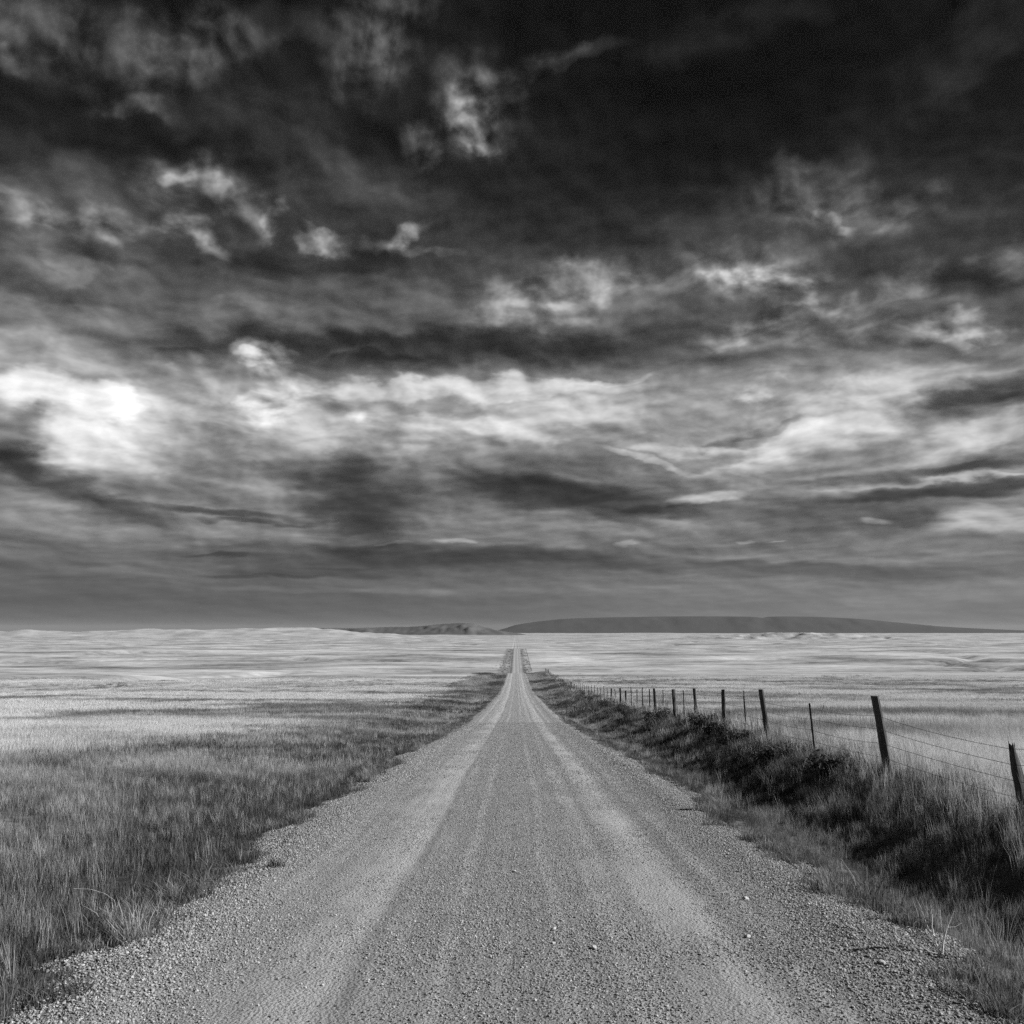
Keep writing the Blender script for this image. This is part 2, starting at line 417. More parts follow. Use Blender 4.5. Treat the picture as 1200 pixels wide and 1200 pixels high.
def land(x, y):
    z = PROFILE(y) + verge(x, y)
    off = np.abs(x)
    w = sstep(off, 9, 60)
    z = z + w * 0.5 * (fbm(x / 38.0, y / 38.0, 3, 3) - 0.5)
    far = sstep(off, 60, 700) * sstep(y, 120, 900)
    z = z + far * 20.0 * (fbm(x / 300.0, y / 420.0, 5, 5) - 0.5)
    far2 = sstep(np.abs(y) + off, 1500, 4000)
    z = z + far2 * 26.0 * (fbm(x / 1500.0, y / 1500.0, 9, 6) - 0.5)
    # dry draws cut by run-off
    rdg = np.abs(fbm(x / 330.0 + 7.3, y / 260.0, 13, 4) - 0.5)
    z = z - sstep(off, 30, 110) * sstep(y, 130, 300) * (1 - sstep(y, 3500, 6000)) * 5.0 * np.exp(-(rdg / 0.022) ** 2)
    # tussocky relief near the eye
    z = z + 0.05 * (fbm(x / 0.9, y / 0.9, 11, 3) - 0.5) * sstep(off, 3.3, 4.2) * (1 - sstep(y, 80, 160))
    return z


def road_z(x, y):
    """the running surface: crowned, rutted by wheels, with loose berms at both edges"""
    ax = np.abs(x)
    z = PROFILE(y) - 0.03 * (ax / 3.2) ** 2
    z = z + 0.035 * np.exp(-((ax - 2.75) / 0.28) ** 2) * (0.5 + vnoise(x * 0.7, y * 0.5, 21))
    for c in (-1.95, -1.2, 1.05, 1.8):
        z = z - 0.014 * np.exp(-((x - c - 0.06 * np.sin(y * 0.11 + c)) / 0.2) ** 2)
    near = 1 - sstep(y, 30, 70)
    z = z + near * (0.03 * (fbm(x * 2.2, y * 1.1, 23, 4) - 0.5) + 0.005 * (fbm(x * 11, y * 9, 29, 3) - 0.5))
    # ragged edge: the gravel runs out over the verge unevenly and dives under it
    edge = ROAD_HALF + 0.30 * (fbm(y * 0.55, x * 0 + np.sign(x) * 7.0, 31, 4) - 0.5)
    z = z - 0.45 * sstep(ax, edge - 0.15, edge + 0.6)
    return z


# ------------------------------------------------------------------ materials (a black-and-white photograph: tones only)
def new_mat(name):
    m = bpy.data.materials.new(name)
    m.use_nodes = True
    return m, NT(m.node_tree)


def finish(tt, colour, rough=0.9, bump=None, bstr=0.3, bdist=0.02, spec=0.15):
    b = tt.n('ShaderNodeBsdfPrincipled')
    tt.put(b.inputs['Base Color'], colour)
    tt.put(b.inputs['Roughness'], rough)
    b.inputs['Specular IOR Level'].default_value = spec
    if bump is not None:
        bn = tt.n('ShaderNodeBump')
        bn.inputs['Strength'].default_value = bstr
        bn.inputs['Distance'].default_value = bdist
        tt.put(bn.inputs['Height'], bump)
        tt.put(b.inputs['Normal'], bn.outputs[0])
    o = tt.n('ShaderNodeOutputMaterial')
    tt.put(o.inputs['Surface'], b.outputs[0])


def mat_ground():
    m, q = new_mat('prairie')
    P = q.n('ShaderNodeNewGeometry').outputs['Position']
    x, y, z = q.sep(P)
    # dry pasture in patches and long streaks
    a = q.noise(q.v('MULTIPLY', P, (0.011, 0.016, 0.0)), 1.0, 6, 0.6)
    b = q.noise(q.v('MULTIPLY', P, (0.11, 0.15, 0.0)), 1.0, 6, 0.62)
    c = q.noise(q.v('MULTIPLY', P, (0.0009, 0.0022, 0.0)), 1.0, 6, 0.62)
    f = q.noise(q.v('MULTIPLY', P, (2.2, 2.2, 0.0)), 1.0, 5, 0.7)
    d = q.noise(q.v('MULTIPLY', P, (0.0045, 0.009, 0.0)), 1.0, 7, 0.66, 0.8)
    pasture = q.m('MULTIPLY_ADD', q.m('SUBTRACT', a, 0.5), 0.75, 0.32)
    pasture = q.m('MULTIPLY_ADD', q.m('SUBTRACT', b, 0.5), 0.50, pasture)
    pasture = q.m('MULTIPLY_ADD', q.m('SUBTRACT', d, 0.5), 0.85, pasture)
    pasture = q.m('MULTIPLY_ADD', q.m('SUBTRACT', f, 0.5), 0.16, pasture)
    # sparse dark strips mixed into the pasture tone
    dark_strip = q.maprange(c, 0.54, 0.64, 0.0, 1.0)
    pasture = q.mix(q.m('MULTIPLY', dark_strip, 0.55), pasture, 0.12)
    thin = q.noise(q.v('MULTIPLY', P, (0.010, 0.03, 0.0)), 1.0, 6, 0.64, 0.8)
    pasture = q.mix(q.m('MULTIPLY', q.maprange(thin, 0.57, 0.65, 0.0, 1.0), 0.65), pasture, 0.12)
    # greener grass on the strip beside the road
    edge = q.m('MULTIPLY_ADD', q.m('SUBTRACT', b, 0.5), 9.0, x)
    lf = q.maprange(edge, -14.0, -10.0, 0.0, 1.0)
    rt = q.maprange(q.m('MULTIPLY_ADD', q.m('SUBTRACT', b, 0.5), 1.5, x), 6.4, 8.4, 1.0, 0.0)
    strip = q.m('MULTIPLY', q.m('MULTIPLY', lf, rt), q.m('MULTIPLY', q.maprange(y, 1150.0, 1260.0, 1.0, 0.0), q.maprange(y, 330.0, 700.0, 1.0, 0.55)))
    verge_c = q.m('MULTIPLY_ADD', q.m('SUBTRACT', f, 0.5), 0.12, 0.115)
    colr = q.mix(strip, pasture, verge_c)
    colr = q.m('MAXIMUM', colr, 0.03)
    hb = q.noise(P, 9.0, 4, 0.7)
    finish(q, colr, 0.95, hb, 0.6, 0.05, 0.05)
    return m


def mat_road():
    m, q = new_mat('gravel_road')
    P = q.n('ShaderNodeNewGeometry').outputs['Position']
    x, y, z = q.sep(P)
    wob = q.noise(q.v('MULTIPLY', P, (0.5, 0.12, 0.0)), 1.0, 5, 0.6)
    xs = q.m('MULTIPLY_ADD', q.m('SUBTRACT', wob, 0.5), 0.4, x)
    # wheel tracks: packed pale dust; between them and at the edges loose, darker stone
    def band(c, w):
        return q.maprange(q.m('ABSOLUTE', q.m('SUBTRACT', xs, c)), w * 0.25, w, 1.0, 0.0)
    tr = q.m('MAXIMUM', q.m('MAXIMUM', band(-1.45, 0.75), band(1.42, 0.42)), q.m('MAXIMUM', q.m('MULTIPLY', band(0.85, 0.2), 0.5), q.m('MAXIMUM', q.m('MULTIPLY', q.m('MAXIMUM', band(2.05, 0.12), q.m('MAXIMUM', band(-0.55, 0.10), band(0.35, 0.09))), 0.75), q.m('MULTIPLY', band(-2.35, 0.14), 0.6))))
    patch = q.noise(q.v('MULTIPLY', P, (1.9, 0.5, 0.0)), 1.0, 7, 0.72)
    tr = q.m('MULTIPLY', tr, q.maprange(patch, 0.30, 0.56, 0.35, 1.0))
    grit = q.noise(P, 55.0, 4, 0.75)
    grit2 = q.noise(P, 160.0, 2, 0.7)
    base = q.mix(tr, 0.25, 0.37)
    fine = q.noise(q.v('MULTIPLY', P, (7.0, 0.05, 0.0)), 1.0, 4, 0.65)          # thin tyre lines along the road
    base = q.m('MULTIPLY_ADD', q.m('SUBTRACT', fine, 0.5), 0.24, base)
    groove = q.m('MULTIPLY', q.maprange(q.m('ABSOLUTE', q.m('SUBTRACT', xs, -1.12)), 0.02, 0.11, 0.5, 0.0), q.maprange(patch, 0.38, 0.55, 0.0, 1.0))
    base = q.mix(groove, base, 0.10)
    base = q.m('MULTIPLY_ADD', q.m('SUBTRACT', grit, 0.5), 0.16, base)
    base = q.m('MULTIPLY_ADD', q.m('SUBTRACT', grit2, 0.5), 0.12, base)
    base = q.m('MULTIPLY_ADD', q.m('SUBTRACT', patch, 0.5), 0.10, base)
    # damp dark blotches
    blot = q.maprange(q.noise(q.v('MULTIPLY', P, (0.9, 0.9, 0.0)), 1.3, 5, 0.7), 0.62, 0.72, 0.0, 0.35)
    base = q.mix(blot, base, 0.13)
    vor = q.n('ShaderNodeTexVoronoi')
    q.put(vor.inputs['Vector'], P)
    vor.inputs['Scale'].default_value = 42.0
    h = q.m('ADD', q.m('MULTIPLY', vor.outputs['Distance'], -0.7), grit)
    finish(q, q.m('MAXIMUM', base, 0.04), 0.92, h, 1.0, 0.03, 0.1)
    return m


def mat_stone():
    m, q = new_mat('road_stone')
    P = q.n('ShaderNodeTexCoord').outputs['Object']
    rnd = q.n('ShaderNodeObjectInfo').outputs['Random']
    n = q.noise(P, 2.2, 4, 0.65)
    g = q.maprange(q.m('POWER', rnd, 1.8), 0.0, 1.0, 0.17, 0.46, 'LINEAR')
    g = q.m('MULTIPLY', g, q.m('MULTIPLY_ADD', n, 0.6, 0.7))
    finish(q, g, 0.85, n, 0.3, 0.1, 0.2)
    return m


def mat_blade(name, dark, light, dry=None):
    """grass: tone from the tuft's own dryness, paler towards the tip of a blade"""
    m, q = new_mat(name)
    at = q.n('ShaderNodeAttribute', attribute_type='INSTANCER', attribute_name='dry')
    tip = q.n('ShaderNodeAttribute', attribute_type='GEOMETRY', attribute_name='tip')
    rnd = q.n('ShaderNodeObjectInfo').outputs['Random']
    bl = q.n('ShaderNodeAttribute', attribute_type='GEOMETRY', attribute_name='shade')
    d = q.m('MULTIPLY_ADD', tip.outputs['Fac'], 0.30, at.outputs['Fac'] if dry is None else dry)
    d = q.m('MULTIPLY_ADD', q.m('SUBTRACT', bl.outputs['Fac'], 0.5), 0.65, d)
    d = q.m('MULTIPLY_ADD', q.m('SUBTRACT', rnd, 0.5), 0.18, d, clamp=True)
    c = q.mix(d, dark, light)
    df = q.n('ShaderNodeBsdfDiffuse')
    tl = q.n('ShaderNodeBsdfTranslucent')
    q.put(df.inputs['Color'], c)
    q.put(tl.inputs['Color'], c)
    mx = q.n('ShaderNodeMixShader')
    mx.inputs[0].default_value = 0.28
    q.put(mx.inputs[1], df.outputs[0])
    q.put(mx.inputs[2], tl.outputs[0])
    o = q.n('ShaderNodeOutputMaterial')
    q.put(o.inputs['Surface'], mx.outputs[0])
    return m


def mat_wood():
    m, q = new_mat('weathered_wood')
    P = q.n('ShaderNodeTexCoord').outputs['Object']
    g = q.noise(q.v('MULTIPLY', P, (34.0, 34.0, 2.2)), 1.0, 6, 0.7)
    k = q.noise(q.v('MULTIPLY', P, (6.0, 6.0, 1.1)), 1.0, 4, 0.6)
    c = q.m('MULTIPLY_ADD', q.m('SUBTRACT', g, 0.5), 0.14, 0.075)
    c = q.m('MULTIPLY_ADD', q.m('SUBTRACT', k, 0.5), 0.08, c)
    finish(q, q.m('MAXIMUM', c, 0.015), 0.85, g, 0.8, 0.012, 0.2)
    return m


def mat_flat(name, tone, rough=0.6, var=0.25, scale=30.0, metal=0.0):
    m, q = new_mat(name)
    P = q.n('ShaderNodeTexCoord').outputs['Object']
    n = q.noise(P, scale, 4, 0.6)
    c = q.m('MULTIPLY', q.m('MULTIPLY_ADD', n, 2 * var, 1 - var), tone)
    finish(q, c, rough, n, 0.15, 0.01, 0.3)
    return m


def mat_hill(name, tone, var, sc, streak=(1, 1, 1), bstr=0.6, bd=8.0):
    m, q = new_mat(name)
    P = q.n('ShaderNodeNewGeometry').outputs['Position']
    n = q.noise(q.v('MULTIPLY', P, streak), sc, 7, 0.65)
    c = q.m('MAXIMUM', q.m('MULTIPLY_ADD', q.m('SUBTRACT', n, 0.5), var, tone), 0.02)
    finish(q, c, 0.95, n, bstr, bd, 0.05)
    return m


M_GROUND = mat_ground()
M_ROAD = mat_road()
M_STONE = mat_stone()
M_WOOD = mat_wood()
M_STEEL = mat_flat('rusty_steel', 0.05, 0.6, 0.4)
M_WHITE = mat_flat('white_paint', 0.75, 0.5, 0.1)
M_WIRE = mat_flat('barbed_wire_steel', 0.035, 0.6, 0.3, 60.0)
M_GREEN = mat_blade('verge_grass', 0.020, 0.38)
M_DRY = mat_blade('dry_grass', 0.09, 0.58)
M_WEED = mat_blade('dark_weed', 0.03, 0.26)
M_SHRUB = mat_blade('shrub_leaf', 0.025, 0.20, 0.25)
M_TUFT = mat_blade('tuft_grass', 0.03, 0.55, 0.45)
M_TUFTD = mat_blade('low_tuft', 0.02, 0.22, 0.2)
M_STRAW = mat_flat('bleached_straw', 0.75, 0.8, 0.15)
M_PALE = mat_flat('pale_stone', 0.40, 0.8, 0.2, 60.0)
M_BOULD = mat_flat('dark_stone', 0.05, 0.8, 0.3, 8.0)
M_BARK = mat_flat('shrub_bark', 0.06, 0.9, 0.3)


# ------------------------------------------------------------------ ground sheet and road
def lines(segs):
    out = []
    for a, b, st in segs:
        out.append(np.arange(a, b, st))
    return np.concatenate(out)


def geo(a, b, r, s0):
    v, s, o = a, s0, []
    while v < b:
        o.append(v)
        s *= r
        v += s
    o.append(b)
    return np.array(o)


xr = np.concatenate([lines([(0, 3.0, .5), (3.0, 14, .14)]), geo(14, 60000, 1.036, .15)])
xs_ = np.concatenate([-xr[:0:-1], xr])
ys_ = np.concatenate([-geo(10, 400, 1.4, 2.0)[::-1], lines([(-8, 3, .6), (3, 26, .16)]), geo(26, 60000, 1.035, .17)])
ys_ = np.unique(np.round(np.concatenate([ys_, np.arange(260, 720, 7.0), np.arange(720, 1700, 14.0)]), 3))
ground = grid_obj('ground', xs_, ys_, land, M_GROUND)
tag(ground, 'pale dry prairie rolling away to the horizon', kind='structure')

yroad = np.concatenate([lines([(-12, 3.5, .4), (3.5, 18, .055)]), geo(18, 1320, 1.017, .06)])
yroad = np.unique(np.round(np.concatenate([yroad, np.arange(260, 1320, 6.0)]), 3))
xroad = np.linspace(-4.2, 4.2, 121)
road = grid_obj('road', xroad, yroad, road_z, M_ROAD)
tag(road, 'straight gravel road with pale wheel tracks running to the horizon', kind='structure')


# ------------------------------------------------------------------ far hills
def hill_patch(name, x0, x1, nx, y0, y1, ny, zf, mat, label):
    o = grid_obj(name, np.linspace(x0, x1, nx), np.linspace(y0, y1, ny), zf, mat)
    return tag(o, label, kind='structure')


# long mesa on the skyline
mesa_top = pchip([-900, -300, 0, 500, 1200, 2500, 4000, 5200, 5560, 5640, 5850, 6400, 7600, 8600, 9600, 11500, 14000],
                 [-60, 60, 150, 225, 290, 325, 340, 335, 305, 300, 338, 335, 290, 200, 110, 20, -60])


def mesa_z(x, y):
    u = (y - 20000) / 2600
    n = fbm(x / 420.0, y / 420.0, 41, 5)
    ridge = mesa_top(x)
    slope = sstep(u, 0.0, 0.5 + 0.18 * (n - 0.5))
    back = 1 - sstep(u, 0.75, 1.0)
    return -60 + (ridge + 60) * slope * back + 12 * (n - 0.5) * slope * back


hill_patch('mesa', -1200, 14500, 260, 19900, 22700, 40, mesa_z, mat_hill('mesa_rock_shaded', 0.042, 0.035, 0.0018, (1, 1, 1), 0.15, 4.0), 'long flat-topped dark mesa on the far skyline')  # dark base tone holds the cloud shadow and haze over the mesa

butte_top = pchip([-3400, -2700, -2000, -1650, -1350, -1000, -720, -520, -420, -300, -150, 60, 260],
                  [-60, 24, 34, 32, 40, 50, 74, 82, 76, 40, 6, -24, -60])


def butte_z(x, y):
    u = (y - 8800) / 900
    n = fbm(x / 150.0, y / 150.0, 43, 5)
    s = sstep(u, 0.0, 0.5 + 0.5 * (n - 0.5)) * (1 - sstep(u, 0.75, 1.0))
    return -60 + (butte_top(x) + 60) * s + 14 * (n - 0.5) * s


hill_patch('butte', -3500, 300, 200, 8750, 9750, 44, butte_z, mat_hill('butte_dark', 0.085, 0.12, 0.006), 'dark butte rising beyond the pale fields')  # darker base tone than the fields around it

ridge_top = pchip([-6000, -4600, -3900, -3300, -2600, -2000, -1500, -1200, -1000, -700, -500], [-14, 6, 0, 10, 12, 20, 24, 18, 6, -18, -60])


def ridge_z(x, y):
    u = (y - 5200) / 1300
    n = fbm(x / 240.0, y / 240.0, 47, 5)
    s = sstep(u, 0.0, 0.75) * (1 - sstep(u, 0.85, 1.0))
    return -60 + (ridge_top(x) + 56) * s + 44 * (n - 0.5) * s


hill_patch('hill', -6200, -450, 220, 5100, 6500, 50, ridge_z, mat_hill('pale_hill', 0.32, 0.55, 0.008, (1, 1, 3)), 'low pale grassy hills with eroded folds left of the road')


def badland_z(x, y):
    n = np.abs(fbm(x / 120.0, y / 90.0, 53, 4) - 0.5) * 2
    m_ = np.exp(-((x - 1250) / 520) ** 2) * sstep(y, 3700, 4100) * (1 - sstep(y, 4500, 4800))
    return -46 + m_ * (34 - 44 * n) + 10 * m_


hill_patch('badlands', 300, 2100, 150, 3650, 4850, 90, badland_z, mat_hill('bare_clay', 0.30, 0.6, 0.012), 'small eroded clay knolls in the plain beyond the fence')


# ------------------------------------------------------------------ scattered stuff: clump meshes set on points by geometry nodes
def blade_mesh(name, blades, mat):
    """blades: rows of base(x,y), height, lean dx,dy, width, facing, bend, shade"""
    V, F, T, S = [], [], [], []
    for bx, by, h, dx, dy, w, fa, bend, sh in blades:
        cx, cy_ = math.cos(fa) * w / 2, math.sin(fa) * w / 2
        i = len(V)
        V += [(bx - cx, by - cy_, -0.03), (bx + cx, by + cy_, -0.03)]
        m = 0.55
        mx_, my_ = bx + dx * m * (1 - bend), by + dy * m * (1 - bend)
        V += [(mx_ - cx * .8, my_ - cy_ * .8, h * m), (mx_ + cx * .8, my_ + cy_ * .8, h * m)]
        V += [(bx + dx, by + dy, h)]
        F += [(i, i + 1, i + 3, i + 2), (i + 2, i + 3, i + 4)]
        T += [0.0, 0.0, .55, .55, 1.0]
        S += [sh] * 5
    o = mesh_obj(name, V, F, mat, link=False)
    for nm, dat in (('tip', T), ('shade', S)):
        at = o.data.attributes.new(nm, 'FLOAT', 'POINT')
        at.data.foreach_set('value', np.array(dat, dtype=np.float32))
    return o


def clump(name, n, rad, h0, h1, width, lean, mat, seed, heads=0.0):
    r = random.Random(seed)
    rows = []
    for k in range(n):
        a, d = r.uniform(0, 2 * math.pi), rad * math.sqrt(r.random())
        h = r.uniform(h0, h1) * (1 - 0.35 * d / rad)
        la = r.uniform(0, 2 * math.pi)
        ln = h * lean * r.uniform(.2, 1.3)
        dx, dy = math.cos(la) * ln - h * .10, math.sin(la) * ln
        sh = .5 + (r.random() - .5) * (1.0 if width < .012 else .4)
        rows.append((math.cos(a) * d, math.sin(a) * d, h, dx, dy, width * r.uniform(.6, 1.3), r.uniform(0, math.pi), r.uniform(.2, .6), sh))
    return blade_mesh(name, rows, mat)


def rock_mesh(name, seed, mat, sub=1, rough=.35):
    import bmesh
    bm = bmesh.new()
    bmesh.ops.create_icosphere(bm, subdivisions=sub, radius=1.0)
    r = random.Random(seed)
    ax = [r.uniform(.7, 1.25), r.uniform(.7, 1.15), r.uniform(.45, .8)]
    planes = [(np.array([r.gauss(0, 1) for _ in range(3)]), r.uniform(.55, .9)) for _ in range(7)]
    for v in bm.verts:
        p = np.array(v.co)
        for nrm, d in planes:                       # knapped faces
            nn = nrm / np.linalg.norm(nrm)
            k = p @ nn
            if k > d:
                p = p - nn * (k - d)
        p = p * ax * (1 + r.uniform(-rough, rough) * .25)
        v.co = p
    me = bpy.data.meshes.new(name)
    bm.to_mesh(me)
    bm.free()
    me.materials.append(mat)
    return bpy.data.objects.new(name, me)


def scatter(name, pts, scl, rot, dry, src, label, cat=None):
    """one 'stuff' object: points that carry instances of src"""
    n = len(pts)
    me = bpy.data.meshes.new(name)
    me.vertices.add(n)
    me.vertices.foreach_set('co', np.asarray(pts, dtype=np.float32).ravel())
    for nm, ty, dat in (('scl', 'FLOAT_VECTOR', scl), ('rot', 'FLOAT_VECTOR', rot), ('dry', 'FLOAT', dry)):
        at = me.attributes.new(nm, ty, 'POINT')
        at.data.foreach_set('vector' if ty != 'FLOAT' else 'value', np.asarray(dat, dtype=np.float32).ravel())
    me.materials.append(src.data.materials[0])
    o = bpy.data.objects.new(name, me)
    col.objects.link(o)
    g = bpy.data.node_groups.new(name, 'GeometryNodeTree')
    g.interface.new_socket('Geometry', in_out='INPUT', socket_type='NodeSocketGeometry')
    g.interface.new_socket('Geometry', in_out='OUTPUT', socket_type='NodeSocketGeometry')
    gi, go = g.nodes.new('NodeGroupInput'), g.nodes.new('NodeGroupOutput')
    iop = g.nodes.new('GeometryNodeInstanceOnPoints')
    oi = g.nodes.new('GeometryNodeObjectInfo')
    oi.inputs['Object'].default_value = src
    a1, a2 = g.nodes.new('GeometryNodeInputNamedAttribute'), g.nodes.new('GeometryNodeInputNamedAttribute')
    for a, nm in ((a1, 'scl'), (a2, 'rot')):
        a.data_type = 'FLOAT_VECTOR'
        a.inputs['Name'].default_value = nm
    e2r = g.nodes.new('FunctionNodeEulerToRotation')
    L = g.links.new
    L(gi.outputs[0], iop.inputs['Points'])
    L(oi.outputs['Geometry'], iop.inputs['Instance'])
    L(a1.outputs['Attribute'], iop.inputs['Scale'])
    L(a2.outputs['Attribute'], e2r.inputs[0])
    L(e2r.outputs[0], iop.inputs['Rotation'])
    L(iop.outputs[0], go.inputs[0])
    md = o.modifiers.new('scatter', 'NODES')
    md.node_group = g
    tag(o, label, cat, kind='stuff')
    return o


def sample(y0, y1, dens, margin=3.0, kx=0.66):
    """even random points on the land between y0 and y1, as wide as the country seen from the road"""
    half = kx * y1 + margin
    n = int((y1 - y0) * 2 * half * dens)
    x = rng.uniform(-half, half, n)
    y = rng.uniform(y0, y1, n)
    k = np.abs(x) < kx * y + margin
    return x[k], y[k]


def edge_of_road(x, y):
    return ROAD_HALF + 0.12 + 0.85 * (fbm(y * 0.6, np.sign(x) * 7.0 + 0 * y, 31, 4) - 0.5) + 0.5 * (vnoise(y * 2.6, np.sign(x) * 3.0 + 0 * y, 33) - 0.5)


def zone(x, y):
    """1 on the green strip beside the road, 0 out in the dry pasture"""
    b = fbm(x * 0.13, y * 0.10, 61, 4) - 0.5
    left = sstep(x + b * 13, -16.5, -9.0)
    right = 1 - sstep(x + b * 2.5, FENCE_X(y) + 0.1, FENCE_X(y) + 1.6)
    return left * right


def place(name, x, y, src, scale, dry, label, hvar=0.3, tilt=0.12, sink=0.0):
    n = len(x)
    z = land(x, y) - sink
    s = scale * rng.uniform(1 - hvar, 1 + hvar, n)
    sc = np.stack([s, s, s * rng.uniform(.8, 1.2, n)], -1)
    rot = np.stack([rng.normal(0, tilt, n), rng.normal(0, tilt, n), rng.uniform(0, 6.283, n)], -1)
    return scatter(name, np.stack([x, y, z], -1), sc, rot, dry, src, label)


LODS = [('fine', 3.2, 26, 85, .11, 34, .0045), ('mid', 26, 70, 14, .30, 60, .010), ('wide', 70, 290, 2.2, .8, 95, .022)]
for li, (lod, y0, y1, dens, rad, nb, wid) in enumerate(LODS):
    for var in range(3):
        green = clump('grass_clump', nb, rad, .10, .27, wid, .38, M_GREEN, 100 + var + 10 * li)
        dryc = clump('dry_clump', nb, rad, .16, .40, wid * .85, .28, M_DRY, 200 + var + 10 * li)
        tall = clump('tall_clump', max(10, nb // 3), rad * .8, .30, .62, wid * .8, .22, M_DRY, 300 + var + 10 * li)
        weed = clump('weed_clump', nb, rad * 1.1, .14, .42, wid * 2.2, .55, M_WEED, 400 + var + 10 * li)
        x, y = sample(y0, y1, dens / 3)
        keep = (np.abs(x) > edge_of_road(x, y)) & (rng.random(len(x)) > sstep(y, 60, 290))
        x, y = x[keep], y[keep]
        zn = zone(x, y)
        pick = rng.random(len(x)) < zn
        patch = fbm(x * .22, y * .16, 71, 4)
        patch2 = fbm(x * .9, y * .7, 73, 3)
        ax = np.abs(x)
        # green strip: short and dark against the gravel, with drier drifts
        gx, gy = x[pick], y[pick]
        near_edge = np.exp(-((ax[pick] - 3.5) / .6) ** 2)
        d = 0.17 + 1.9 * (patch[pick] - .5) + .8 * (patch2[pick] - .5) - .42 * near_edge
        ditch = (gx > 0) * sstep(gx, 4.6, 5.3) * (1 - sstep(gy, 60, 120))
        d = d - .16 * ditch
        lump = fbm(gx * 2.3, gy * 2.3, 77, 2)
        sc_ = (.88 - .34 * near_edge) * (0.25 + .7 * patch2[pick] + .9 * lump)
        rv = (gx > 3.3) * (gx < 5.0)
        sc_ = sc_ * (1 - .25 * rv)
        d = d + .13 * rv
        d = d + .7 * (lump - .5) * (1 + .25 * ditch)
        place('verge_grass', gx, gy, green, sc_, np.clip(d, 0, 1), 'short dark green grass on the road verges')
        # pasture
        px, py = x[~pick], y[~pick]
        big = fbm(px * .045, py * .075, 75, 4)
        d = 0.60 + 1.5 * (patch[~pick] - .5) + .4 * (patch2[~pick] - .5) + 2.2 * (big - .5)
        place('pasture_grass', px, py, dryc, 0.85 + .35 * (patch2[~pick] - .5), np.clip(d, 0, 1), 'pale dry pasture grass in the open fields')
        # tall straw stems scattered through the verge, thick along the fence and in pale drifts by the road edge
        tx, ty = sample(y0, y1, dens / 6)
        ta = np.abs(tx)
        fz = np.exp(-((tx - FENCE_X(ty) - .1) / .55) ** 2)
        drift = np.exp(-((tx - 4.0) / .30) ** 2) * sstep(fbm(ty * .16, tx * 0 + 4.0, 81, 3), .48, .60) + .5 * np.exp(-((tx + 5.6) / .9) ** 2)
        pr = (.10 + .34 * sstep(fbm(tx * .3, ty * .3, 83, 3), .5, .66)) * zone(tx, ty) * np.where((tx > 0) & (tx < 4.8), .4, 1.0) + .85 * fz * sstep(fbm(tx * .5, ty * .5, 85, 3), .34, .55) + .55 * drift
        k = (rng.random(len(tx)) < pr) & (ta > edge_of_road(tx, ty) + .25)
        place('tall_grass', tx[k], ty[k], tall, .62 + .55 * fz[k], np.clip(rng.normal(.72, .16, k.sum()), 0, 1), 'tall straw-coloured grass stems along verge and fence')
        # dark weeds in the ditch on the fence side and low against the gravel
        wx_, wy_ = sample(y0, y1, dens / 3)
        c1 = .42 * np.exp(-((wx_ - 5.42 - .5 * (FENCE_X(wy_) - 5.85)) / .40) ** 2) * sstep(fbm(wx_ * .6, wy_ * .3, 91, 3), .40, .58)
        c2 = .45 * np.exp(-((np.abs(wx_) - 3.6) / .26) ** 2) * sstep(fbm(wx_ * 0 + np.sign(wx_), wy_ * .45, 93, 3), .40, .60)
        k = (rng.random(len(wx_)) < .9 * c1 + c2) & (np.abs(wx_) > edge_of_road(wx_, wy_) + .02)
        place('ditch_weeds', wx_[k], wy_[k], weed, np.where(c1[k] > c2[k], 1.0, .34), np.clip(rng.normal(.20, .14, k.sum()), 0, 1), 'dark leafy weeds in the ditch below the fence')

# small ragged tufts that creep out over the gravel on both sides
n = 2600
y = 3.4 + 62 * rng.random(n) ** 1.6
sgn = np.where(rng.random(n) < .5, -1.0, 1.0)
x = sgn * (edge_of_road(sgn, y) + rng.normal(-.08, .16, n))
k = fbm(y * .8, sgn * 5.0, 95, 3) > .44
x, y = x[k], y[k]
for q_, (mt_, lo, hi, lab) in enumerate(((M_WEED, .05, .16, 'small dark tufts creeping over the gravel edge'), (M_GREEN, .06, .22, 'small grass tufts growing at the gravel edge'))):
    sl = np.arange(len(x)) % 2 == q_
    place('edge_tufts', x[sl], y[sl], clump('edge_clump', 70, .11, lo, hi, .006, .9, mt_, 460 + q_), rng.uniform(.5, 1.25, sl.sum()), np.clip(rng.normal(.3, .22, sl.sum()), 0, 1), lab)

# the strip beside the road keeps its grass as far as the brow of the hill
n = 5200
x = np.where(rng.random(n) < .62, -3.6 - rng.random(n) ** 1.3 * 11, rng.uniform(3.5, 9.5, n))
y = rng.uniform(150, 345, n)
k = rng.random(n) < zone(x, y)
x, y = x[k], y[k]
place('verge_grass', x, y, clump('grass_clump', 95, .9, .12, .34, .03, .4, M_GREEN, 190), 1.0, np.clip(.42 + 2.0 * (fbm(x * .2, y * .06, 76, 4) - .5), 0, 1), 'short dark green grass on the road verges')

# gravel on the running surface, coarse along the berms, thin on the wheel tracks
def loose(x, y):
    wob_ = 0.35 * (fbm(x * .25, y * .07, 101, 3) - .5)
    u = x + wob_
    tr = np.maximum(1 - sstep(np.abs(u + 1.45), .2, .75), 1 - sstep(np.abs(u - 1.42), .1, .42))
    berm = sstep(np.abs(x), 2.1, 2.7)
    return np.clip(.52 + .6 * berm - .42 * tr + 1.0 * (fbm(x * 1.3, y * .8, 103, 3) - .5), .03, 1), berm


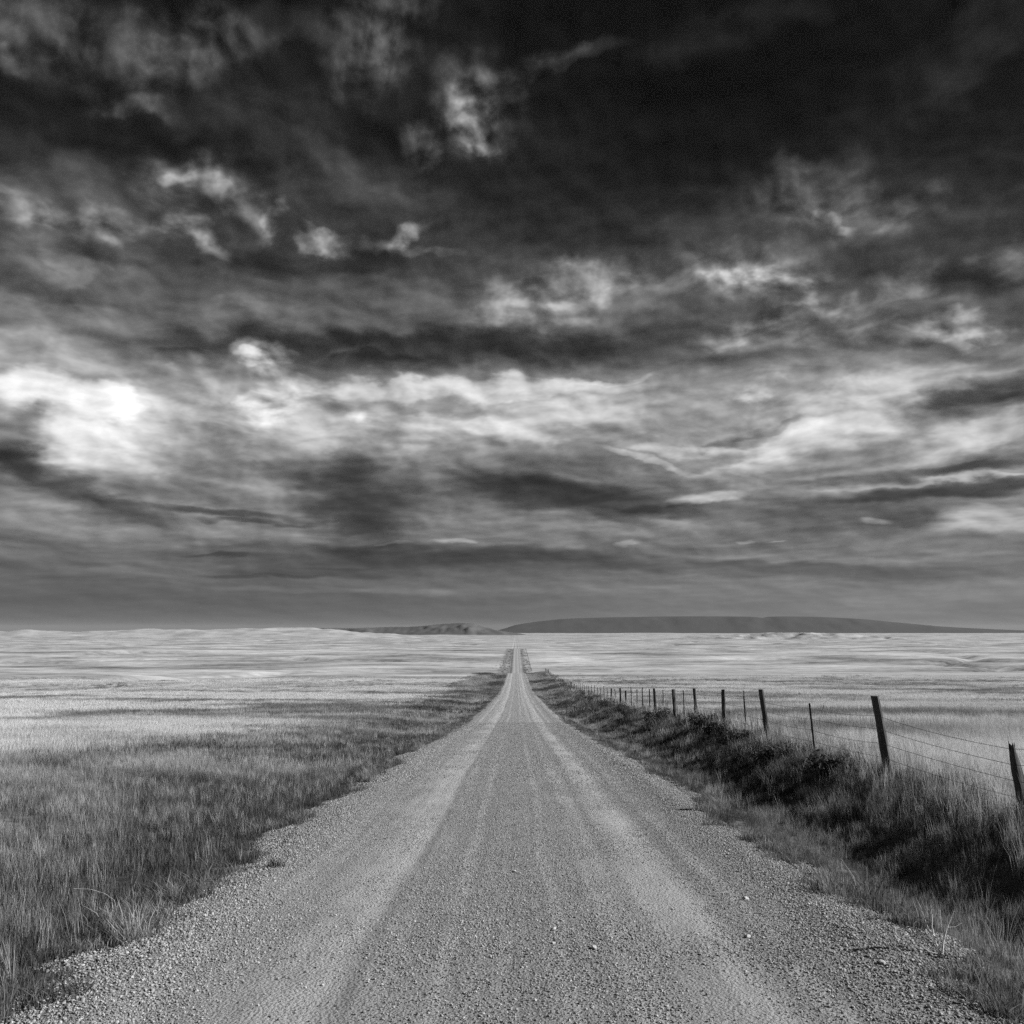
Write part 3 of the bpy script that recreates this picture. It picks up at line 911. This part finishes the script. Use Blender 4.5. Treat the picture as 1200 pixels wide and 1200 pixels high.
for lo, (y0, y1, dens, smin, smax) in enumerate([(3.6, 9, 3400, .0055, .0165), (9, 20, 1900, .0072, .019), (20, 60, 600, .011, .024)]):
    for var in range(4):
        src = rock_mesh('gravel_stone', 500 + var + 10 * lo, M_STONE, 1 if lo else 2 if var == 0 else 1)
        n = int((y1 - y0) * 7.4 * dens / 4)
        x, y = rng.uniform(-3.7, 3.7, n), rng.uniform(y0, y1, n)
        den, berm = loose(x, y)
        k = (rng.random(n) < den) & (np.abs(x) < edge_of_road(x, y) + .15)
        x, y, berm = x[k], y[k], berm[k]
        u = rng.random(len(x))
        s = smin + (smax * (.70 + .22 * berm) - smin) * u ** 2.6
        z = np.maximum(road_z(x, y), np.where(np.abs(x) > 3.1, land(x, y), -1e3)) + s * .32
        rot = rng.uniform(0, 6.283, (len(x), 3)) * np.array([.12, .12, 1])
        scatter('gravel', np.stack([x, y, z], -1), np.stack([s, s, s], -1), rot, np.zeros(len(x)), src, 'loose crushed gravel strewn over the road')

# scrub in the hollows beside the far stretch of road
scrub = clump('scrub_clump', 90, 1.0, .2, .9, .07, .7, M_WEED, 700)
n = 1100
y = rng.uniform(330, 1150, n)
sd = np.where(rng.random(n) < .5, -1, 1)
x = np.where(sd > 0, rng.uniform(5.2, 11.3, n), -5.2 - np.abs(rng.normal(0, 5.5, n)) * (1 - .6 * sstep(y, 700, 1100)))
k = fbm(x * .10, y * .03, 111, 3) > .46
place('roadside_scrub', x[k], y[k], scrub, rng.uniform(.3, .9, k.sum()), np.clip(rng.normal(.6, .3, k.sum()), 0, 1), 'dark scrub lining the far stretch of the road')

# ------------------------------------------------------------------ the fence
fence = empty('wire_fence', (5.8, 12, float(land(np.array([5.8]), np.array([12.0]))[0])))
tag(fence, 'leaning barbed wire fence of dark wooden and thin steel posts along the road', 'fence')
F0 = np.array(fence.location)


def g_at(x, y):
    return float(land(np.array([x]), np.array([y]))[0])


def limb(path, radii, sides, seed, rough=.12, flat_top=True):
    """irregular tapered pole along a path"""
    r = random.Random(seed)
    V, F = [], []
    off = [r.uniform(1 - rough, 1 + rough) for _ in range(sides)]
    for k, (p, rad) in enumerate(zip(path, radii)):
        for s in range(sides):
            a = 2 * math.pi * s / sides
            q = rad * off[s] * r.uniform(1 - rough * .6, 1 + rough * .6)
            V.append((p[0] + math.cos(a) * q, p[1] + math.sin(a) * q, p[2]))
    for k in range(len(path) - 1):
        for s in range(sides):
            a, b = k * sides + s, k * sides + (s + 1) % sides
            F.append((a, b, b + sides, a + sides))
    t0 = (len(path) - 1) * sides
    F.append(tuple(range(t0, t0 + sides)))
    F.append(tuple(range(sides - 1, -1, -1)))
    return V, F


def wood_post(x, y, h, rad, lx, ly, seed, detail=True, label=None, broken=False):
    z = g_at(x, y)
    n = 9 if detail else 3
    r = random.Random(seed)
    path, rr = [], []
    for k in range(n):
        u = k / (n - 1)
        hh = -0.35 + (h + .35) * u
        path.append((lx * max(hh, 0) + r.uniform(-.006, .006) * detail, ly * max(hh, 0) + r.uniform(-.006, .006) * detail, hh))
        rr.append(rad * (1.06 - .14 * u))
    if broken:
        rr = [rad * q for q in (1.25, 1.3, 1.45, 1.5, .98, .9, .82, .68, .38)]
    V, F = limb(path, rr, 10 if detail else 6, seed, .14 if detail else .05)
    if broken:
        # splintered head: jagged rim and two standing slivers
        for s in range(10):
            vx, vy, vz = V[8 * 10 + s]
            V[8 * 10 + s] = (vx, vy, vz + r.uniform(-.05, .04))
        for sx_, hh in ((-.02, .05), (.025, .02)):
            px, py, pz = path[-1]
            i = len(V)
            V += [(px + sx_ - .014, py - .012, pz - .08), (px + sx_ + .014, py - .012, pz - .08), (px + sx_, py + .016, pz - .08), (px + sx_ * 1.7, py, pz + hh)]
            F += [(i, i + 1, i + 3), (i + 1, i + 2, i + 3), (i + 2, i, i + 3)]
    o = mesh_obj('wooden_post', V, F, M_WOOD, fence, smooth=False)
    o.location = (x - F0[0], y - F0[1], z - F0[2])
    if label:
        o['label'] = label
    return (x, y, z, h, lx, ly)


def steel_post(x, y, h, lx, ly, detail=True, white=False, w=.019):
    z = g_at(x, y)
    V, F = [], []

    def bar(x0, x1, y0, y1, z0, z1):
        i = len(V)
        for zz in (z0, z1):
            for xx_, yy_ in ((x0, y0), (x1, y0), (x1, y1), (x0, y1)):
                V.append((xx_ + lx * max(zz, 0), yy_ + ly * max(zz, 0), zz))
        F.extend([(i, i + 1, i + 5, i + 4), (i + 1, i + 2, i + 6, i + 5), (i + 2, i + 3, i + 7, i + 6), (i + 3, i, i + 4, i + 7), (i + 4, i + 5, i + 6, i + 7), (i + 3, i + 2, i + 1, i)])
    bar(-w, w, -.004, .004, -.3, h)                      # flange
    bar(-.004, .004, .0045, .034, -.3, h - .002)         # stem of the T
    if detail:
        for k in range(9):                               # studs that hold the wire
            zz = .25 + k * (h - .35) / 9
            bar(-.006, .006, -.012, -.0045, zz, zz + .018)
    o = mesh_obj('steel_post', V, F, M_STEEL, fence)
    o.location = (x - F0[0], y - F0[1], z - F0[2])
    if white:
        V.clear(); F.clear()
        bar(-w - .002, w + .002, -.0065, -.0045, h - .16, h + .004)
        bar(-w - .002, w + .002, .0045, .0065, h - .16, h + .004)
        c = mesh_obj('painted_tip', V, F, M_WHITE, o)
        o['label'] = 'thin steel post with white painted tip'
    return (x, y, z, h, lx, ly)


posts = []
# (y, kind, height, radius, lean x, lean y)
POSTS = [(7.5, 's', 1.25, .02, -.03, 0), (11.0, 'b', .88, .065, -.13, .02), (15.9, 'w', 1.34, .070, -.125, .03), (20.0, 's', 1.12, .02, -.09, 0), (24.0, 'w', 1.32, .060, -.115, 0),
         (27.0, 't', 1.24, .02, -.05, 0), (31.5, 'w', 1.22, .075, -.02, 0), (36.8, 'w', 1.25, .06, -.07, 0), (39.6, 's', 1.15, .02, -.03, 0),
         (42.0, 'w', 1.18, .09, -.05, 0), (45.5, 's', 1.15, .02, -.02, 0), (48.5, 'w', 1.25, .07, -.06, 0), (51.4, 's', 1.2, .025, 0, 0), (55.5, 's', 1.3, .025, 0, 0),
         (59.0, 's', 1.2, .025, .01, 0), (62.5, 's', 1.3, .025, -.02, 0), (66.5, 'w', 1.1, .07, 0, 0)]
yy_ = 70.5
r_ = random.Random(3)
while yy_ < 320:
    POSTS.append((yy_, 'w' if r_.random() < .3 else 's', r_.uniform(1.1, 1.35), .07, r_.uniform(-.06, .03), 0))
    yy_ += r_.uniform(3.6, 4.8) if yy_ < 130 else r_.uniform(5, 7)
POSTS.append((282.0, 'w', 1.6, .11, 0, 0))
for k in range(24):
    POSTS.append((690 + k * 20.0 + r_.uniform(-3, 3), 'w', r_.uniform(1.2, 1.5), .12, r_.uniform(-.05, .05), 0))
POSTS.sort()
for k, (y, kind, h, rad, lx, ly) in enumerate(POSTS):
    x = float(FENCE_X(y))
    near_ = y < 70
    if kind in 'wb':
        lab = {'b': 'short broken wooden post with splintered top'}.get(kind)
        if abs(y - 15.9) < .1:
            lab = 'stout round wooden post leaning over the tall grass'
        posts.append(wood_post(x, y, h, rad, lx, ly, 900 + k, near_, lab, kind == 'b'))
    else:
        posts.append(steel_post(x, y, h, lx, ly, near_, kind == 't', .019 if y < 50 else .026))

# four strands of barbed wire stapled from post to post
strung = [p for p in posts if p[1] < 325]
for s, hs in enumerate((1.02, .80, .57, .34)):
    V, F = [], []
    rr = random.Random(40 + s)
    prev = None
    for k, (x, y, z, h, lx, ly) in enumerate(strung):
        hh = min(hs * (1 if h > 1 else h / 1.1), h - .06)
        P1 = np.array([x + lx * hh - .03, y + ly * hh, z + hh])
        if prev is not None:
            seg = 10 if y < 70 else 3
            rad = .0032 if y < 30 else (.0042 if y < 70 else .006)
            sag = .012 + rr.uniform(0, .03)
            pts = []
            for j in range(seg + 1):
                u = j / seg
                p = prev * (1 - u) + P1 * u
                p[2] -= sag * 4 * u * (1 - u)
                pts.append(p)
            b0 = len(V)
            for p in pts:
                V += [(p[0] - rad, p[1], p[2] - rad * .6), (p[0] + rad, p[1], p[2] - rad * .6), (p[0], p[1], p[2] + rad)]
            for j in range(seg):
                for q in range(3):
                    a, b = b0 + j * 3 + q, b0 + j * 3 + (q + 1) % 3
                    F.append((a, b, b + 3, a + 3))
            if y < 50:                                  # barbs
                ln = float(np.linalg.norm(P1 - prev))
                nb = int(ln / .14)
                for j in range(1, nb):
                    u = j / nb
                    p = prev * (1 - u) + P1 * u
                    p[2] -= sag * 4 * u * (1 - u)
                    for q in range(2):
                        d = np.array([rr.uniform(-1, 1), rr.uniform(-.5, .5), rr.uniform(-1, 1)])
                        d *= .019 / np.linalg.norm(d)
                        i = len(V)
                        V += [tuple(p - d), tuple(p + d), tuple(p + np.array([.002, .004, .002])), tuple(p + np.array([-.003, -.002, .003]))]
                        F += [(i, i + 2, i + 3), (i + 1, i + 3, i + 2)]
        prev = P1
    V = [(a - F0[0], b - F0[1], c - F0[2]) for a, b, c in V]
    mesh_obj('wire', V, F, M_WIRE, fence)


# ------------------------------------------------------------------ single plants and stones
def shrub(x, y, w, h, seed, label):
    r = random.Random(seed)
    root = empty('shrub', (x, y, g_at(x, y)), r.uniform(0, 6))
    tag(root, label, 'shrub', 'dark shrubs along the ditch')
    V, F = [], []
    for k in range(7):
        a = r.uniform(0, 6.28)
        ex, ey, ez = math.cos(a) * w * .3, math.sin(a) * w * .3, h * r.uniform(.5, .85)
        v, f = limb([(0, 0, -.05), (ex * .4, ey * .4, ez * .5), (ex, ey, ez)], [.022, .014, .006], 5, seed + k)
        b = len(V)
        V += v
        F += [tuple(i + b for i in q) for q in f]
    mesh_obj('stems', V, F, M_BARK, root)
    rows, V, F, T, S = [], [], [], [], []
    lobes = [(r.uniform(-.5, .5) * w * .7, r.uniform(-.5, .5) * w * .7, h * r.uniform(.2, .8), r.uniform(.10, .26) * w) for _ in range(15)]
    for k in range(1500):
        lx, ly, lz, lr = r.choice(lobes)
        d = np.array([r.gauss(0, 1), r.gauss(0, 1), r.gauss(0, .8)])
        d = d / np.linalg.norm(d) * lr * r.uniform(.45, 1.08)
        p = np.array([lx, ly, lz]) + d
        p[2] = max(p[2], .02)
        if p[2] > h * 1.15:
            continue
        u = np.array([r.gauss(0, 1), r.gauss(0, 1), r.gauss(0, 1)]); u /= np.linalg.norm(u)
        q = np.cross(u, [r.gauss(0, 1), r.gauss(0, 1), r.gauss(0, 1)]); q /= np.linalg.norm(q)
        L_, W_ = r.uniform(.03, .07), r.uniform(.012, .022)
        i = len(V)
        V += [tuple(p - u * L_), tuple(p + q * W_), tuple(p + u * L_), tuple(p - q * W_)]
        F.append((i, i + 1, i + 2, i + 3))
        sh = r.random()
        T += [.3] * 4
        S += [sh] * 4
    o = mesh_obj('foliage', V, F, M_SHRUB, root)
    for nm, dat in (('tip', T), ('shade', S)):
        at = o.data.attributes.new(nm, 'FLOAT', 'POINT')
        at.data.foreach_set('value', np.array(dat, dtype=np.float32))
    return root


FAR = 'dark bush crowding the fence foot on the far slope'
for k, (x, y, w, h, lab) in enumerate([
        (5.95, 41.5, 1.6, .95, 'round dark leafy shrub in the ditch below the thickest wooden post'),
        (6.1, 33.0, 1.3, .85, 'dark leafy shrub just behind the short stubby wooden post'),
        (5.9, 29.5, 1.2, .7, 'dark leafy shrub in the ditch before the short stubby wooden post'),
        (5.55, 25.5, 1.1, .6, 'dark leafy shrub in the ditch below the white-tipped steel post'),
        (5.4, 21.0, 1.2, .62, 'low dark shrub in the ditch behind the lone thin steel post'),
        (5.5, 17.8, 1.0, .6, 'low dark shrub between the stout leaning post and the lone steel post'),
        (6.0, 52.0, 1.4, .8, 'dark shrub beside the first thin steel posts of the far row'),
        (6.4, 60.0, 1.6, .9, 'dark shrub midway along the row of thin steel posts'),
        (6.6, 72.0, 1.8, 1.0, 'dark shrub at the end of the row of thin steel posts'),
        (7.2, 90.0, 2.0, 1.1, FAR), (7.6, 112.0, 2.2, 1.2, FAR), (8.4, 150.0, 2.6, 1.4, FAR), (8.6, 175.0, 2.6, 1.5, FAR), (8.9, 205.0, 3.0, 1.6, FAR), (9.2, 240.0, 3.0, 1.6, FAR)]):
    shrub(x + .3, y, w * .9, h * .66, 1200 + 31 * k, lab)


def tuft(x, y, n, rad, h0, h1, seed, mat, label, dryv, width=.0045, lean=.55):
    o = clump('grass_tuft', n, rad, h0, h1, width, lean, mat, seed)
    o.location = (x, y, max(g_at(x, y), float(road_z(np.array([x]), np.array([y]))[0])))
    col.objects.link(o)
    tag(o, label, 'grass tuft')
    return o


tuft(-3.12, 7.9, 190, .15, .12, .36, 1501, M_TUFT, 'bushy grass tuft with pale tips leaning over the gravel on the left verge', .5)
tuft(-3.0, 6.45, 240, .22, .05, .15, 1502, M_TUFTD, 'low dark spreading tuft flattened onto the gravel beside the left verge', .2, .008, 1.3)
tuft(-2.72, 11.0, 90, .10, .05, .14, 1503, M_TUFTD, 'tiny lone dark tuft standing out in the gravel off the left verge', .2, .007, .8)
tuft(-3.05, 9.3, 190, .20, .07, .20, 1504, M_TUFTD, 'dark flattened tuft on the gravel edge between bushy tuft and lone tuft', .2, .006, 1.0)
tuft(3.28, 10.2, 160, .20, .10, .30, 1505, M_TUFT, 'pale upright grass tuft on the right gravel edge', .2, .005, .5)
for k, (x, y) in enumerate(((5.35, 10.4), (5.62, 10.75), (5.1, 9.7), (5.5, 11.6), (5.75, 15.2))):
    o = tuft(x, y, 90, .16, .30, .62, 1510 + k, M_TUFT, ('tall pale grass tuft at the foot of the broken post', 'tall pale grass tuft hiding the base of the broken post',
             'tall pale grass tuft in the ditch before the broken post', 'tall pale grass tuft just behind the broken post', 'tall pale grass tuft at the foot of the stout leaning post')[k], .5, .005, .3)
    o['group'] = 'tall pale tufts along the fence'
tuft(3.35, 6.6, 170, .22, .06, .2, 1506, M_TUFTD, 'dark sprawling tuft on the gravel beside the bleached dead weed', .2, .006, 1.0)


def stalks(name, x, y, rods, label, cat, thick=.7):
    """bleached stalks; rods: paths in metres from the foot"""
    V, F = [], []
    for k, (pth, r0) in enumerate(rods):
        v, f = limb([tuple(c * 1.15 for c in p_) for p_ in pth], [r0 * thick * (1 - .7 * i / (len(pth) - 1)) for i in range(len(pth))], 5, 77 + k, .1)
        b = len(V)
        V += v
        F += [tuple(i + b for i in q) for q in f]
    o = mesh_obj(name, V, F, M_STRAW)
    o.location = (x, y, max(g_at(x, y), float(road_z(np.array([x]), np.array([y]))[0])))
    return tag(o, label, cat)


stalks('dead_weed', 3.22, 7.5, [([(0, 0, -.03), (.02, 0, .09), (.05, .01, .16), (.11, .02, .27)], .0075), ([(0, 0, -.02), (-.03, .01, .08), (-.05, 0, .18), (-.035, .02, .25)], .006),
                               ([(.03, 0, .10), (.02, .02, .18), (.015, .02, .25)], .004), ([(.06, .01, .17), (.10, -.01, .18), (.15, 0, .20)], .003),
                               ([(-.04, 0, .12), (-.07, .01, .16), (-.09, .01, .22)], .0035), ([(0, 0, .0), (-.09, -.02, .03), (-.16, -.02, .09)], .003)],
       'bleached branching dead weed standing at the right gravel edge', 'dead weed', 1.4)
stalks('straw_stem', -3.75, 8.7, [([(-.17, 0, .27), (-.05, .02, .26), (.07, .0, .235), (.16, -.02, .19), (.19, -.03, .10), (.195, -.03, -.02)], .0028)],
       'single bleached straw arching over the dark grass by the left verge', 'straw')
stalks('straw_stem', -2.95, 7.25, [([(-.22, -.03, .012), (-.1, 0, .022), (.05, .02, .026), (.2, .025, .018)], .0035)],
       'single pale straw lying flat on the bare gravel', 'straw')

# bigger stones that catch the light
PALE = 'pale fist-sized stone lying loose on the gravel road'
for k, (x, y, s) in enumerate([(-.02, 10.75, .038), (.30, 8.0, .034), (.585, 7.45, .036), (1.85, 7.9, .034), (2.62, 7.1, .040), (2.17, 9.3, .042), (2.9, 6.3, .03), (-2.75, 7.2, .034)]):
    o = rock_mesh('stone', 1700 + k, M_PALE, 2, .5)
    o.location = (x, y, float(road_z(np.array([x]), np.array([y]))[0]) + s * .25)
    o.scale = (s * .8, s * .75, s * .7)
    o.rotation_euler = (0, 0, k * 1.3)
    col.objects.link(o)
    tag(o, PALE, 'stone', 'pale stones on the gravel')
for k, (x, y, s) in enumerate([(32.0, 108.0, .24), (22.5, 101.0, .17)]):
    o = rock_mesh('boulder', 1800 + k, M_BOULD, 2, .5)
    o.location = (x, y, g_at(x, y) + s * .9)
    o.scale = (s, s, s)
    col.objects.link(o)
    tag(o, ('dark boulder in the pasture, seen past the fence beside the lone thin steel post', 'dark boulder in the pasture, seen past the fence beside the white-tipped steel post')[k], 'boulder', 'dark boulders in the pasture')

# ------------------------------------------------------------------ haze that softens the far skyline
HX, HY0, HY1, HZ0, HZ1 = 62000.0, -800.0, 61000.0, -110.0, 365.0
hz = mesh_obj('haze', [(-HX, HY0, HZ0), (HX, HY0, HZ0), (HX, HY1, HZ0), (-HX, HY1, HZ0), (-HX, HY0, HZ1), (HX, HY0, HZ1), (HX, HY1, HZ1), (-HX, HY1, HZ1)],
              [(3, 2, 1, 0), (4, 5, 6, 7), (0, 1, 5, 4), (1, 2, 6, 5), (2, 3, 7, 6), (3, 0, 4, 7)])
mh = bpy.data.materials.new('haze')
mh.use_nodes = True
q = NT(mh.node_tree)
pv = q.n('ShaderNodeVolumePrincipled')
pv.inputs['Color'].default_value = (.8, .8, .8, 1)
pv.inputs['Density'].default_value = 6e-6
oo = q.n('ShaderNodeOutputMaterial')
q.put(oo.inputs['Volume'], pv.outputs[0])
hz.data.materials.append(mh)
tag(hz, 'thin pale air haze over the plain', kind='stuff')
